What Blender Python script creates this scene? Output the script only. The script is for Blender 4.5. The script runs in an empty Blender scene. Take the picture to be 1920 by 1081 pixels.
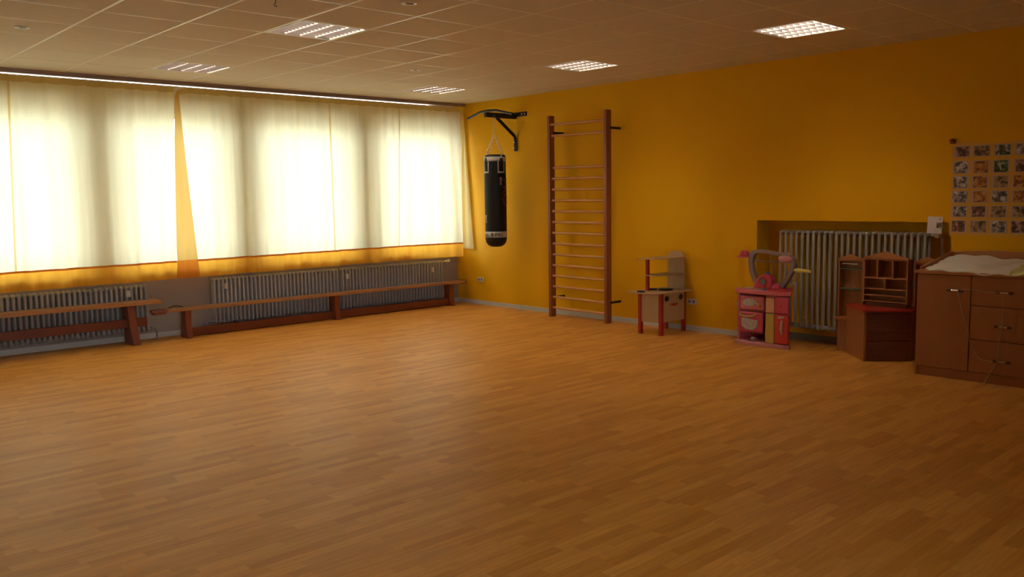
import bpy, bmesh, math, random
from mathutils import Vector, Matrix
PI = math.pi
random.seed(7)
scene = bpy.context.scene
col = scene.collection

# ---------------------------------------------------------------- camera
cd = bpy.data.cameras.new('camera'); cam = bpy.data.objects.new('camera', cd); col.objects.link(cam)
cd.sensor_fit = 'HORIZONTAL'; cd.sensor_width = 36.0; cd.lens = 1612.39 / 1920 * 36.0
cd.clip_start = 0.05; cd.clip_end = 200
R_ = Vector((0.7354895, -0.6773622, -0.0153507)); U_ = Vector((0.0828122, 0.0673857, 0.9942843)); F_ = Vector((0.6724562, 0.7325569, -0.1056553))
M = Matrix(((R_.x, U_.x, -F_.x, -8.1761), (R_.y, U_.y, -F_.y, -10.1121), (R_.z, U_.z, -F_.z, 1.5642), (0, 0, 0, 1)))
cam.matrix_world = M
scene.camera = cam
scene.view_settings.view_transform = 'Standard'
scene.view_settings.look = 'None'
scene.view_settings.gamma = 1
scene.view_settings.use_curve_mapping = False
scene.view_settings.exposure = 0.40

# ---------------------------------------------------------------- sky (overcast daylight outside the windows)
SKY = 12.3
LAMP = 47.0      # fluorescent tubes, switched on
w = bpy.data.worlds.new('overcast_sky'); scene.world = w; w.use_nodes = True
nt = w.node_tree; nt.nodes.clear()
wo = nt.nodes.new('ShaderNodeOutputWorld'); bg = nt.nodes.new('ShaderNodeBackground')
tc = nt.nodes.new('ShaderNodeTexCoord'); sp = nt.nodes.new('ShaderNodeSeparateXYZ'); rp = nt.nodes.new('ShaderNodeValToRGB')
mp = nt.nodes.new('ShaderNodeMath'); mp.operation = 'MULTIPLY_ADD'; mp.inputs[1].default_value = .5; mp.inputs[2].default_value = .5
nt.links.new(tc.outputs['Generated'], sp.inputs[0]); nt.links.new(sp.outputs['Z'], mp.inputs[0]); nt.links.new(mp.outputs[0], rp.inputs[0])
e = rp.color_ramp.elements
e[0].position = .46; e[0].color = (.50, .50, .46, 1)
e[1].position = .54; e[1].color = (.88, .95, 1.0, 1)
nt.links.new(rp.outputs[0], bg.inputs[0]); bg.inputs[1].default_value = SKY
nt.links.new(bg.outputs[0], wo.inputs[0])

# ---------------------------------------------------------------- materials
def N(nt, t, **k):
    n = nt.nodes.new(t)
    for a, b in k.items(): setattr(n, a, b)
    return n
def mat(name, color, rough=.6, metal=0.0, var=.06, scale=6.0, spec=.5, bump=0.0, bscale=80, stretch=(1, 1, 1), coat=0.0):
    m = bpy.data.materials.new(name); m.use_nodes = True; nt = m.node_tree
    b = nt.nodes['Principled BSDF']
    b.inputs['Roughness'].default_value = rough; b.inputs['Metallic'].default_value = metal
    b.inputs['Specular IOR Level'].default_value = spec; b.inputs['Coat Weight'].default_value = coat
    tc = N(nt, 'ShaderNodeTexCoord'); mpn = N(nt, 'ShaderNodeMapping'); mpn.inputs['Scale'].default_value = stretch
    nt.links.new(tc.outputs['Object'], mpn.inputs[0])
    no = N(nt, 'ShaderNodeTexNoise'); no.inputs['Scale'].default_value = scale; no.inputs['Detail'].default_value = 4
    nt.links.new(mpn.outputs[0], no.inputs[0])
    mx = N(nt, 'ShaderNodeMix', data_type='RGBA')
    c = color
    mx.inputs[6].default_value = tuple(max(0, v * (1 - var)) for v in c) + (1,)
    mx.inputs[7].default_value = tuple(min(1, v * (1 + var)) for v in c) + (1,)
    nt.links.new(no.outputs[0], mx.inputs[0]); nt.links.new(mx.outputs[2], b.inputs['Base Color'])
    if bump:
        n2 = N(nt, 'ShaderNodeTexNoise'); n2.inputs['Scale'].default_value = bscale; n2.inputs['Detail'].default_value = 3
        nt.links.new(mpn.outputs[0], n2.inputs[0])
        bp = N(nt, 'ShaderNodeBump'); bp.inputs['Strength'].default_value = bump; bp.inputs['Distance'].default_value = .01
        nt.links.new(n2.outputs[0], bp.inputs['Height']); nt.links.new(bp.outputs[0], b.inputs['Normal'])
    return m
def wood(name, color, rough=.45, axis=0, var=.25, sc=3.0, spec=.5):
    st = [14, 14, 14]; st[axis] = 1.0
    return mat(name, color, rough, 0, var, sc, spec, bump=.08, bscale=sc * 3, stretch=tuple(st))
def cloth(name, c_ref, c_trans, t=.5, fold_shade=.16, folds=0.0):
    m = bpy.data.materials.new(name); m.use_nodes = True; nt = m.node_tree; nt.nodes.clear()
    o = N(nt, 'ShaderNodeOutputMaterial'); d = N(nt, 'ShaderNodeBsdfDiffuse'); tr = N(nt, 'ShaderNodeBsdfTranslucent'); mx = N(nt, 'ShaderNodeMixShader')
    tc = N(nt, 'ShaderNodeTexCoord'); mpn = N(nt, 'ShaderNodeMapping'); mpn.inputs['Scale'].default_value = (7, 7, .35)  # vertically stretched noise: streaks put soft fold shading into the cloth colour
    no = N(nt, 'ShaderNodeTexNoise'); no.inputs['Scale'].default_value = 2.5; no.inputs['Detail'].default_value = 5
    nt.links.new(tc.outputs['Object'], mpn.inputs[0]); nt.links.new(mpn.outputs[0], no.inputs[0])
    for sh, c in ((d, c_ref), (tr, c_trans)):
        q = N(nt, 'ShaderNodeMix', data_type='RGBA')
        q.inputs[6].default_value = tuple(v * (1 - fold_shade) for v in c) + (1,); q.inputs[7].default_value = tuple(min(1, v * (1 + fold_shade)) for v in c) + (1,)
        nt.links.new(no.outputs[0], q.inputs[0]); nt.links.new(q.outputs[2], sh.inputs[0])
    mx.inputs[0].default_value = t
    nt.links.new(d.outputs[0], mx.inputs[1]); nt.links.new(tr.outputs[0], mx.inputs[2]); nt.links.new(mx.outputs[0], o.inputs[0])
    return m

WALL = mat('yellow_wall_paint', (.70, .355, .004), .68, var=.035, scale=2.2, bump=.12, bscale=120, spec=.12)
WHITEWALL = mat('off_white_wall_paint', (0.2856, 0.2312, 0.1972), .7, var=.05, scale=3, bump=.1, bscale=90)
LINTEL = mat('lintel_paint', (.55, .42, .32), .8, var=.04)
RECESS = mat('white_pelmet_paint', (.85, .86, .88), .7, var=.03)
TILE = mat('ceiling_tile', (.66, .575, .45), .85, var=.03, scale=90, bump=.15, bscale=300)
GRID = mat('ceiling_grid_metal', (.80, .72, .58), .30, var=.02, spec=.7)
BASE = mat('white_skirting', (0.518, 0.49, 0.448), .4, var=.04)
STILE = wood('stained_pine_stile', (0.225, 0.05625, 0.0165), .4, 2)
RUNG = wood('light_beech_rung', (0.54, 0.243, 0.0675), .35, 1, var=.15)
BENCHTOP = wood('bench_pine_seat', (0.3772, 0.164, 0.05084), .35, 0)
BENCHLEG = wood('bench_red_brown_wood', (0.1904, 0.04216, 0.01224), .42, 2)
BLACKSTEEL = mat('black_steel', (.012, .010, .012), .35, 0.2, var=.2)
CHROME = mat('chrome', (.75, .73, .70), .22, 1.0, var=.04)
RAD = mat('radiator_enamel', (0.3036, 0.2772, 0.264), .38, var=.05)
RADR = mat('radiator_ivory_enamel', (0.3588, 0.3276, 0.2652), .42, var=.05)
PLASTICW = mat('white_plastic', (0.585, 0.5625, 0.51), .35, var=.03)
SOCKIN = mat('socket_well', (.22, .18, .13), .5)
DARKHOLE = mat('dark_recess', (.02, .016, .012), .7, var=.2)
LEATHER = mat('black_bag_leather', (.006, .006, .006), .55, var=.3, scale=14, bump=.1, bscale=40, spec=.25)
BAGTOP = mat('grey_bag_band', (.42, .40, .36), .5, var=.08)
GREYSTRAP = mat('grey_strap', (.35, .33, .30), .5, var=.1)
REDP = mat('dark_red_print', (.075, .006, .006), .5, var=.2)
BIRCH = wood('birch_ply', (0.4464, 0.2736, 0.1224), .5, 2, var=.12)
REDPAINT = mat('red_paint', (0.32, 0.0096, 0.008), .4, var=.08)
BLACK = mat('matt_black', (.012, .012, .012), .5, var=.1)
PINK = mat('pink_plastic', (0.496, 0.104, 0.128), .4, var=.05)
HOTPINK = mat('deep_pink_plastic', (0.4524, 0.039, 0.078), .35, var=.05)
PALEPINK = mat('pale_pink_plastic', (0.495, 0.1875, 0.2025), .4, var=.05)
MAUVE = mat('grey_mauve_plastic', (.24, .16, .15), .45, var=.06)
TOYRED = mat('toy_red_plastic', (0.496, 0.028, 0.024), .3, var=.04)
TOYYEL = mat('toy_yellow_plastic', (0.462, 0.294, 0.049), .4, var=.04)
PALEYEL = mat('pale_yellow_plastic', (0.576, 0.48, 0.112), .4, var=.04)
CREAM = mat('cream_plastic', (0.495, 0.435, 0.285), .4, var=.04)
BLUE = mat('blue_grey_plastic', (.13, .19, .24), .4, var=.06)
STICK = mat('sticker_print', (.40, .35, .31), .5, var=.55, scale=35)
PINE = wood('orange_pine', (0.357, 0.1275, 0.0357), .45, 1)
PINEV = wood('orange_pine_upright', (0.32, 0.112, 0.032), .45, 2)
DARKWOOD = wood('dark_slatted_wood', (.13, .032, .012), .5, 1, var=.35)
REDTOP = mat('red_toy_worktop', (.36, .025, .012), .4, var=.06)
GREEN = mat('green_shelf_board', (.055, .075, .035), .5, var=.08)
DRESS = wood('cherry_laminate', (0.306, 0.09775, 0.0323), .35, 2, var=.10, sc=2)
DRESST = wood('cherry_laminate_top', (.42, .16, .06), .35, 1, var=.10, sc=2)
TOWEL = mat('white_towel', (.80, .76, .68), .95, var=.05, scale=20, bump=.6, bscale=60)
TOWELY = mat('yellow_towel', (.72, .66, .26), .95, var=.05, scale=20, bump=.6, bscale=60)
CORD = mat('white_cord', (.36, .25, .16), .6, var=.05)
PAPER = mat('white_paper', (.74, .68, .68), .7, var=.03)
PHPAPER = mat('aged_photo_paper', (.46, .31, .23), .6, var=.06)
SHEET = mat('ochre_backing_paper', (.64, .33, .035), .6, var=.10, scale=5, spec=.3)
ALU = mat('mirror_aluminium', (.90, .88, .88), .20, 1.0, var=.02)
REFL = mat('white_reflector_enamel', (.86, .84, .82), .28, 0.0, var=.02)
ALUM = mat('satin_aluminium', (.40, .36, .35), .42, 1.0, var=.02)
FRAMEW = mat('white_lamp_frame', (.78, .74, .68), .35, var=.02)
TUBE = mat('white_fluorescent_tube', (.86, .84, .82), .3, var=.01)
TUBE.node_tree.nodes['Principled BSDF'].inputs['Emission Color'].default_value = (1.0, .86, .68, 1)
TUBE.node_tree.nodes['Principled BSDF'].inputs['Emission Strength'].default_value = LAMP
WINF = mat('window_frame_paint', (.62, .60, .56), .5, var=.04)
RAIL = mat('curtain_rail_bronze', (.30, .22, .20), .4, .3, var=.1)
SILLM = mat('stone_sill', (.42, .36, .30), .4, var=.15, scale=25)
CUR = cloth('cream_curtain_cloth', (.70, .53, .17), (.83, .81, .58), .36)
SEAM = cloth('cream_curtain_seam', (.64, .46, .13), (.72, .54, .24), .30)
HEAD = cloth('curtain_heading', (.62, .42, .12), (.6, .45, .15), .3)
HEM = cloth('ochre_curtain_border', (.78, .36, .035), (.80, .42, .045), .36)
SIDE = cloth('ochre_curtain_side_border', (.74, .40, .07), (.50, .34, .10), .34)
HEMD = cloth('ochre_curtain_corner', (.74, .26, .03), (.60, .20, .02), .22)
DAYPATCH = cloth('pale_yellow_daylight_patch', (.90, .80, .40), (.90, .78, .36), .45)  # pale colour standing in for daylight on the corner wall

def glass_mat():
    m = bpy.data.materials.new('window_glass'); m.use_nodes = True; nt = m.node_tree; nt.nodes.clear()
    o = N(nt, 'ShaderNodeOutputMaterial'); t = N(nt, 'ShaderNodeBsdfTransparent'); g = N(nt, 'ShaderNodeBsdfGlossy'); mx = N(nt, 'ShaderNodeMixShader'); fr = N(nt, 'ShaderNodeFresnel')
    t.inputs[0].default_value = (.93, .95, .95, 1); g.inputs['Roughness'].default_value = .02; fr.inputs[0].default_value = 1.45
    nt.links.new(fr.outputs[0], mx.inputs[0]); nt.links.new(t.outputs[0], mx.inputs[1]); nt.links.new(g.outputs[0], mx.inputs[2]); nt.links.new(mx.outputs[0], o.inputs[0])
    return m
GLASS = glass_mat()

def floor_mat():
    m = bpy.data.materials.new('strip_wood_linoleum'); m.use_nodes = True; nt = m.node_tree; b = nt.nodes['Principled BSDF']
    L = nt.links.new
    tc = N(nt, 'ShaderNodeTexCoord'); s = N(nt, 'ShaderNodeSeparateXYZ'); L(tc.outputs['Object'], s.inputs[0])
    def ma(op, a, bb=None):
        n = N(nt, 'ShaderNodeMath', operation=op)
        for i, v in enumerate((a, bb)):
            if v is None: continue
            if isinstance(v, (int, float)): n.inputs[i].default_value = v
            else: L(v, n.inputs[i])
        return n.outputs[0]
    yy = ma('DIVIDE', s.outputs['Y'], .066); row = ma('FLOOR', yy)
    wn = N(nt, 'ShaderNodeTexWhiteNoise', noise_dimensions='1D'); L(row, wn.inputs['W'])
    off = ma('MULTIPLY', wn.outputs['Value'], 5.0)
    xx = ma('ADD', ma('DIVIDE', s.outputs['X'], .40), off); cell = ma('FLOOR', xx)
    cb = N(nt, 'ShaderNodeCombineXYZ'); L(row, cb.inputs[0]); L(cell, cb.inputs[1])
    w2 = N(nt, 'ShaderNodeTexWhiteNoise', noise_dimensions='2D'); L(cb.outputs[0], w2.inputs['Vector'])
    rp = N(nt, 'ShaderNodeValToRGB'); L(w2.outputs['Value'], rp.inputs[0]); cr = rp.color_ramp
    cr.elements[0].position = 0; cr.elements[0].color = (.56, .232, .036, 1)
    cr.elements[1].position = 1; cr.elements[1].color = (.705, .335, .070, 1)
    x_ = cr.elements.new(.35); x_.color = (.62, .275, .048, 1)
    x_ = cr.elements.new(.7); x_.color = (.68, .31, .060, 1)
    # grain
    mpn = N(nt, 'ShaderNodeMapping'); mpn.inputs['Scale'].default_value = (2.2, 34, 1); L(tc.outputs['Object'], mpn.inputs[0])
    ad = N(nt, 'ShaderNodeVectorMath', operation='ADD'); L(mpn.outputs[0], ad.inputs[0]); L(w2.outputs['Color'], ad.inputs[1])
    no = N(nt, 'ShaderNodeTexNoise'); no.inputs['Scale'].default_value = 1.6; no.inputs['Detail'].default_value = 6; L(ad.outputs[0], no.inputs[0])
    gr = N(nt, 'ShaderNodeValToRGB'); L(no.outputs[0], gr.inputs[0]); gr.color_ramp.elements[0].position = .3; gr.color_ramp.elements[0].color = (.85, .83, .79, 1); gr.color_ramp.elements[1].position = .7; gr.color_ramp.elements[1].color = (1.1, 1.1, 1.1, 1)
    mx = N(nt, 'ShaderNodeMix', data_type='RGBA', blend_type='MULTIPLY'); mx.inputs[0].default_value = 1; L(rp.outputs[0], mx.inputs[6]); L(gr.outputs[0], mx.inputs[7])
    L(mx.outputs[2], b.inputs['Base Color'])
    rr = N(nt, 'ShaderNodeMapRange'); L(no.outputs[0], rr.inputs[0]); rr.inputs[3].default_value = .36; rr.inputs[4].default_value = .48; L(rr.outputs[0], b.inputs['Roughness'])
    b.inputs['Specular IOR Level'].default_value = .20
    bp = N(nt, 'ShaderNodeBump'); bp.inputs['Strength'].default_value = .06; bp.inputs['Distance'].default_value = .004
    L(no.outputs[0], bp.inputs['Height']); L(bp.outputs[0], b.inputs['Normal'])
    return m
FLOOR = floor_mat()

def photo_mat(i, c1, c2, c3, sc):
    m = bpy.data.materials.new('photo_print'); m.use_nodes = True; nt = m.node_tree; b = nt.nodes['Principled BSDF']; b.inputs['Roughness'].default_value = .3
    tc = N(nt, 'ShaderNodeTexCoord'); mpn = N(nt, 'ShaderNodeMapping'); mpn.inputs['Location'].default_value = (i * 3.1, i * 7.7, i * 1.3)
    nt.links.new(tc.outputs['Object'], mpn.inputs[0])
    no = N(nt, 'ShaderNodeTexNoise'); no.inputs['Scale'].default_value = sc; no.inputs['Detail'].default_value = 3; no.inputs['Distortion'].default_value = .6
    nt.links.new(mpn.outputs[0], no.inputs[0]); rp = N(nt, 'ShaderNodeValToRGB'); nt.links.new(no.outputs[0], rp.inputs[0])
    cr = rp.color_ramp; cr.elements[0].position = .38; cr.elements[0].color = c1 + (1,); cr.elements[1].position = .66; cr.elements[1].color = c3 + (1,)
    q = cr.elements.new(.52); q.color = c2 + (1,)
    nt.links.new(rp.outputs[0], b.inputs['Base Color'])
    return m

# ---------------------------------------------------------------- mesh builder
class MB:
    def __init__(s): s.v = []; s.f = []; s.m = []
    def add(s, vs, fs, mi=0):
        o = len(s.v); s.v += [tuple(v) for v in vs]; s.f += [tuple(o + i for i in f) for f in fs]; s.m += [mi] * len(fs); return s
    def box(s, a, b, mi=0):
        x0, y0, z0 = (min(a[i], b[i]) for i in range(3)); x1, y1, z1 = (max(a[i], b[i]) for i in range(3))
        return s.add([(x0, y0, z0), (x1, y0, z0), (x1, y1, z0), (x0, y1, z0), (x0, y0, z1), (x1, y0, z1), (x1, y1, z1), (x0, y1, z1)],
                     [(0, 3, 2, 1), (4, 5, 6, 7), (0, 1, 5, 4), (1, 2, 6, 5), (2, 3, 7, 6), (3, 0, 4, 7)], mi)
    def prism(s, poly, d0, d1, plane='xy', mi=0):
        """poly of 2D points extruded from d0 to d1 along the third axis"""
        def P(p, d): return {'xy': (p[0], p[1], d), 'yz': (d, p[0], p[1]), 'xz': (p[0], d, p[1])}[plane]
        n = len(poly); vs = [P(p, d0) for p in poly] + [P(p, d1) for p in poly]
        fs = [tuple(range(n - 1, -1, -1)), tuple(range(n, 2 * n))] + [(i, (i + 1) % n, n + (i + 1) % n, n + i) for i in range(n)]
        return s.add(vs, fs, mi)
    def tube(s, pts, r, n=10, mi=0, cap=True, closed=False):
        pts = [Vector(p) for p in pts]; rs = r if isinstance(r, (list, tuple)) else [r] * len(pts)
        k = len(pts); rings = []
        up = None
        for i, p in enumerate(pts):
            if closed: t = pts[(i + 1) % k] - pts[i - 1]
            else: t = pts[min(i + 1, k - 1)] - pts[max(i - 1, 0)]
            t.normalize()
            if up is None: up = Vector((0, 0, 1)) if abs(t.z) < .9 else Vector((1, 0, 0))
            a = (up - t * up.dot(t)).normalized(); up = a; b = t.cross(a)
            rings.append([p + (a * math.cos(2 * PI * j / n) + b * math.sin(2 * PI * j / n)) * rs[i] for j in range(n)])
        vs = [v for rg in rings for v in rg]; fs = []
        for i in range(k if closed else k - 1):
            for j in range(n):
                A = i * n + j; B = i * n + (j + 1) % n; i2 = (i + 1) % k
                fs.append((A, B, i2 * n + (j + 1) % n, i2 * n + j))
        if cap and not closed: fs += [tuple(range(n - 1, -1, -1)), tuple((k - 1) * n + j for j in range(n))]
        return s.add(vs, fs, mi)
    def lathe(s, prof, c, n=24, mi=0, axis='z'):
        vs = []; fs = []
        for (r, h) in prof:
            for j in range(n):
                a = 2 * PI * j / n; p = (r * math.cos(a), r * math.sin(a), h)
                if axis == 'x': p = (p[2], p[0], p[1])
                if axis == 'y': p = (p[0], p[2], p[1])
                vs.append((c[0] + p[0], c[1] + p[1], c[2] + p[2]))
        k = len(prof)
        for i in range(k - 1):
            for j in range(n): fs.append((i * n + j, i * n + (j + 1) % n, (i + 1) * n + (j + 1) % n, (i + 1) * n + j))
        fs += [tuple(range(n - 1, -1, -1)), tuple((k - 1) * n + j for j in range(n))]
        return s.add(vs, fs, mi)
    def ball(s, c, r, n=14, mi=0):
        if not isinstance(r, (tuple, list)): r = (r, r, r)
        h = n // 2; vs = []; fs = []
        for i in range(h + 1):
            t = PI * i / h
            for j in range(n):
                a = 2 * PI * j / n; vs.append((c[0] + r[0] * math.sin(t) * math.cos(a), c[1] + r[1] * math.sin(t) * math.sin(a), c[2] + r[2] * math.cos(t)))
        for i in range(h):
            for j in range(n): fs.append((i * n + j, (i + 1) * n + j, (i + 1) * n + (j + 1) % n, i * n + (j + 1) % n))
        return s.add(vs, fs, mi)
    def grid(s, fn, nu, nv, mi=0, mfn=None):
        o = len(s.v)
        for i in range(nu + 1):
            for j in range(nv + 1): s.v.append(tuple(fn(i / nu, j / nv)))
        for i in range(nu):
            for j in range(nv):
                A = o + i * (nv + 1) + j; s.f.append((A, A + nv + 1, A + nv + 2, A + 1)); s.m.append(mfn((i + .5) / nu, (j + .5) / nv) if mfn else mi)
        return s
    def build(s, name, mats, parent=None, smooth=False, bevel=0.0, seg=2):
        me = bpy.data.meshes.new(name)
        org = parent.matrix_world.translation if parent else Vector((0, 0, 0))
        if parent is None and s.v:
            lo = [min(v[i] for v in s.v) for i in range(3)]; hi = [max(v[i] for v in s.v) for i in range(3)]
            org = Vector(((lo[0] + hi[0]) / 2, (lo[1] + hi[1]) / 2, lo[2]))
        if parent: org = Vector(parent['_o'])
        me.from_pydata([tuple(Vector(v) - org) for v in s.v], [], s.f)
        bm = bmesh.new(); bm.from_mesh(me); bmesh.ops.remove_doubles(bm, verts=bm.verts, dist=1e-6); bmesh.ops.recalc_face_normals(bm, faces=bm.faces)
        bm.to_mesh(me); bm.free()
        if not isinstance(mats, (list, tuple)): mats = [mats]
        for m in mats: me.materials.append(m)
        if len(me.polygons) == len(s.m):
            for p, mi in zip(me.polygons, s.m): p.material_index = mi
        o = bpy.data.objects.new(name, me); col.objects.link(o)
        if parent:
            o.parent = parent; ORG[o.name] = org
        else: o.location = org
        o['_o'] = tuple(org)
        if smooth:
            for p in me.polygons: p.use_smooth = True
            md = o.modifiers.new('smooth_edges', 'EDGE_SPLIT'); md.split_angle = math.radians(38)
        if bevel:
            md = o.modifiers.new('bevel', 'BEVEL'); md.width = bevel; md.segments = seg; md.limit_method = 'ANGLE'; md.angle_limit = math.radians(40)
        return o
ORG = {}
def tag(o, label=None, cat=None, group=None, kind=None):
    if label: o['label'] = label
    if cat: o['category'] = cat
    if group: o['group'] = group
    if kind: o['kind'] = kind
    return o
def thing(name, loc, label, cat, group=None):
    o = bpy.data.objects.new(name, None); col.objects.link(o); o.location = loc; o['_o'] = tuple(loc); o.empty_display_size = .1
    return tag(o, label, cat, group)
def struct(mb, name, m, parent=None, **k):
    o = mb.build(name, m, parent, **k)
    if parent is None: o['kind'] = 'structure'
    return o

H = 2.927; XL = -13.6; YB = -13.0
# ---------------------------------------------------------------- room shell
struct(MB().box((XL - .2, YB - .2, -.12), (.35, .35, 0)), 'floor', FLOOR)
T = .625; GX = -6.6664; GY = -4.1077; YC = -.248
xs = [GX + i * T for i in range(-11, 11)]; xs = [x for x in xs if XL < x < 0]
ys = [GY + i * T for i in range(-14, 6)]; ys = [y for y in ys if YB < y < YC - .02]
LIGHTS = [(3, 0), (3, 4), (8, 4), (8, 0), (8, -4)]          # tiles (column, row) that carry a lamp: x from M to M+1, y from L*T-ish
def tile_rect(m, l):
    return GX + m * T, GX + (m + 1) * T, GY + l * T, GY + (l + 1) * T
lamp_cells = {(round(GX + m * T, 3), round(GY + l * T, 3)) for m, l in LIGHTS}
cb = MB()
ex = [XL] + xs + [0.0]; ey = [YB] + ys + [YC]
g = .0115
for i in range(len(ex) - 1):
    for j in range(len(ey) - 1):
        x0, x1, y0, y1 = ex[i], ex[i + 1], ey[j], ey[j + 1]
        if (round(x0, 3), round(y0, 3)) in lamp_cells: continue
        a = g if i else 0; b = g if i < len(ex) - 2 else 0; c = g if j else 0; d = g if j < len(ey) - 2 else 0
        # tile with a small tegular edge dropping to the grid
        cb.box((x0 + a, y0 + c, H), (x1 - b, y1 - d, H + .02))
cb.box((XL, YB, H + .13), (0, YC, H + .2))
struct(cb, 'ceiling', TILE)
gb = MB()
for x in xs: gb.box((x - .012, YB, H + .001), (x + .012, YC, H + .022))
for y in ys: gb.box((XL, y - .012, H + .0012), (0, y + .012, H + .0222))
struct(gb, 'trim_1', GRID)

# right wall with radiator niche
NY0, NY1, NZ, ND = -7.08, -5.10, 1.277, .26
rb = MB()
rb.box((0, NY1, 0), (.35, .35, H + .2)); rb.box((0, YB - .2, 0), (.35, NY0, H + .2)); rb.box((0, NY0, NZ), (.35, NY1, H + .2)); rb.box((ND, NY0, 0), (.35, NY1, NZ))
struct(rb, 'wall_right', WALL)
struct(MB().box((XL - .2, YB - .2, 0), (XL, .35, H + .2)), 'wall_left', WALL)
WX0, WX1, WZ0, WZ1 = -9.7, -6.3, .85, 2.55  # window opening behind the camera, added to brighten the near floor
struct(MB().box((XL, YB - .2, 0), (WX0, YB, H + .2)).box((WX1, YB - .2, 0), (0, YB, H + .2)).box((WX0, YB - .2, 0), (WX1, YB, WZ0)).box((WX0, YB - .2, WZ1), (WX1, YB, H + .2)), 'wall_back', WALL)
bwf = MB()
for (a_, b_) in (((WX0, WZ0), (WX0 + .07, WZ1)), ((WX1 - .07, WZ0), (WX1, WZ1)), ((WX0 + .07, WZ0), (WX1 - .07, WZ0 + .07)), ((WX0 + .07, WZ1 - .07), (WX1 - .07, WZ1)), (((WX0 + WX1) / 2 - .04, WZ0 + .07), ((WX0 + WX1) / 2 + .04, WZ1 - .07))):
    bwf.box((a_[0], YB - .14, a_[1]), (b_[0], YB - .08, b_[1]))
bwo = struct(bwf, 'window_11', WINF)
MB().box((WX0 + .07, YB - .113, WZ0 + .07), (WX1 - .07, YB - .107, WZ1 - .07)).build('pane', GLASS, bwo)
# window wall
PIL = [-13.6 + .0, -11.94, -10.23, -8.52, -6.81, -5.10, -3.42, -1.69, 0.0]; PW = .13
SZ, WT = .80, 2.60
wb = MB()
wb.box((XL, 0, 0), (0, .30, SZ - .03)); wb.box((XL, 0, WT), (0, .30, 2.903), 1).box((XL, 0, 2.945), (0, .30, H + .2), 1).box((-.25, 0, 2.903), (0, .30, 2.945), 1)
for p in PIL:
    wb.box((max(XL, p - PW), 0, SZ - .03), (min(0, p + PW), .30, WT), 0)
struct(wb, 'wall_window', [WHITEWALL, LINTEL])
struct(MB().box((XL, YC + .03, 2.945), (0, 0, H + .2)), 'trim_2', RECESS)
struct(MB().box((XL, -.11, SZ - .03), (-.005, .10, SZ)), 'trim_3', SILLM, bevel=.006)
tw = struct(MB().box((XL, .20, 2.903), (-.25, .23, 2.907)).box((XL, .20, 2.941), (-.25, .23, 2.945)), 'window_10', WINF)
MB().box((XL, .213, 2.907), (-.25, .217, 2.941)).build('pane', GLASS, tw)
wi = 0
for a, b in zip(PIL[:-1], PIL[1:]):
    wi += 1
    x0, x1 = a + PW, b - PW
    if wi == 1: x0 = a + .02
    if wi == len(PIL) - 1: x1 = b - .03
    fr = MB(); t = .06; y0, y1 = .12, .18
    fr.box((x0, y0, SZ - .03), (x1, y1, SZ + t)); fr.box((x0, y0, WT - t), (x1, y1, WT)); fr.box((x0, y0, SZ + t), (x0 + t, y1, WT - t)); fr.box((x1 - t, y0, SZ + t), (x1, y1, WT - t))
    wo_ = struct(fr, 'window_%d' % wi, WINF, bevel=.004)
    pn = MB().box((x0 + t, .147, SZ + t), (x1 - t, .153, WT - t)); pn.build('pane', GLASS, wo_)

# skirtings
def skirting(mb, a, b, n):
    """stepped white skirting along an axis; n = inward normal"""
    a = Vector(a); b = Vector(b); n = Vector(n)
    for (d, z0, z1) in ((.016, 0, .018), (.010, .018, .045), (.013, .045, .060)):
        p = a + Vector((0, 0, z0)); q = b + n * d + Vector((0, 0, z1)); mb.box(p, q)
sk = MB(); skirting(sk, (0, NY1, 0), (0, -.0, 0), (-1, 0, 0)); skirting(sk, (0, YB, 0), (0, NY0, 0), (-1, 0, 0)); struct(sk, 'baseboard_right', BASE, bevel=.002)
sk = MB(); skirting(sk, (XL, 0, 0), (-.017, 0, 0), (0, -1, 0)); struct(sk, 'baseboard_window', BASE, bevel=.002)
sk = MB().box((ND - .02, NY0, 0), (ND, NY1, .07)); struct(sk, 'baseboard_niche', mat('dark_niche_skirting', (.20, .17, .12), .5), bevel=.003)

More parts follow.
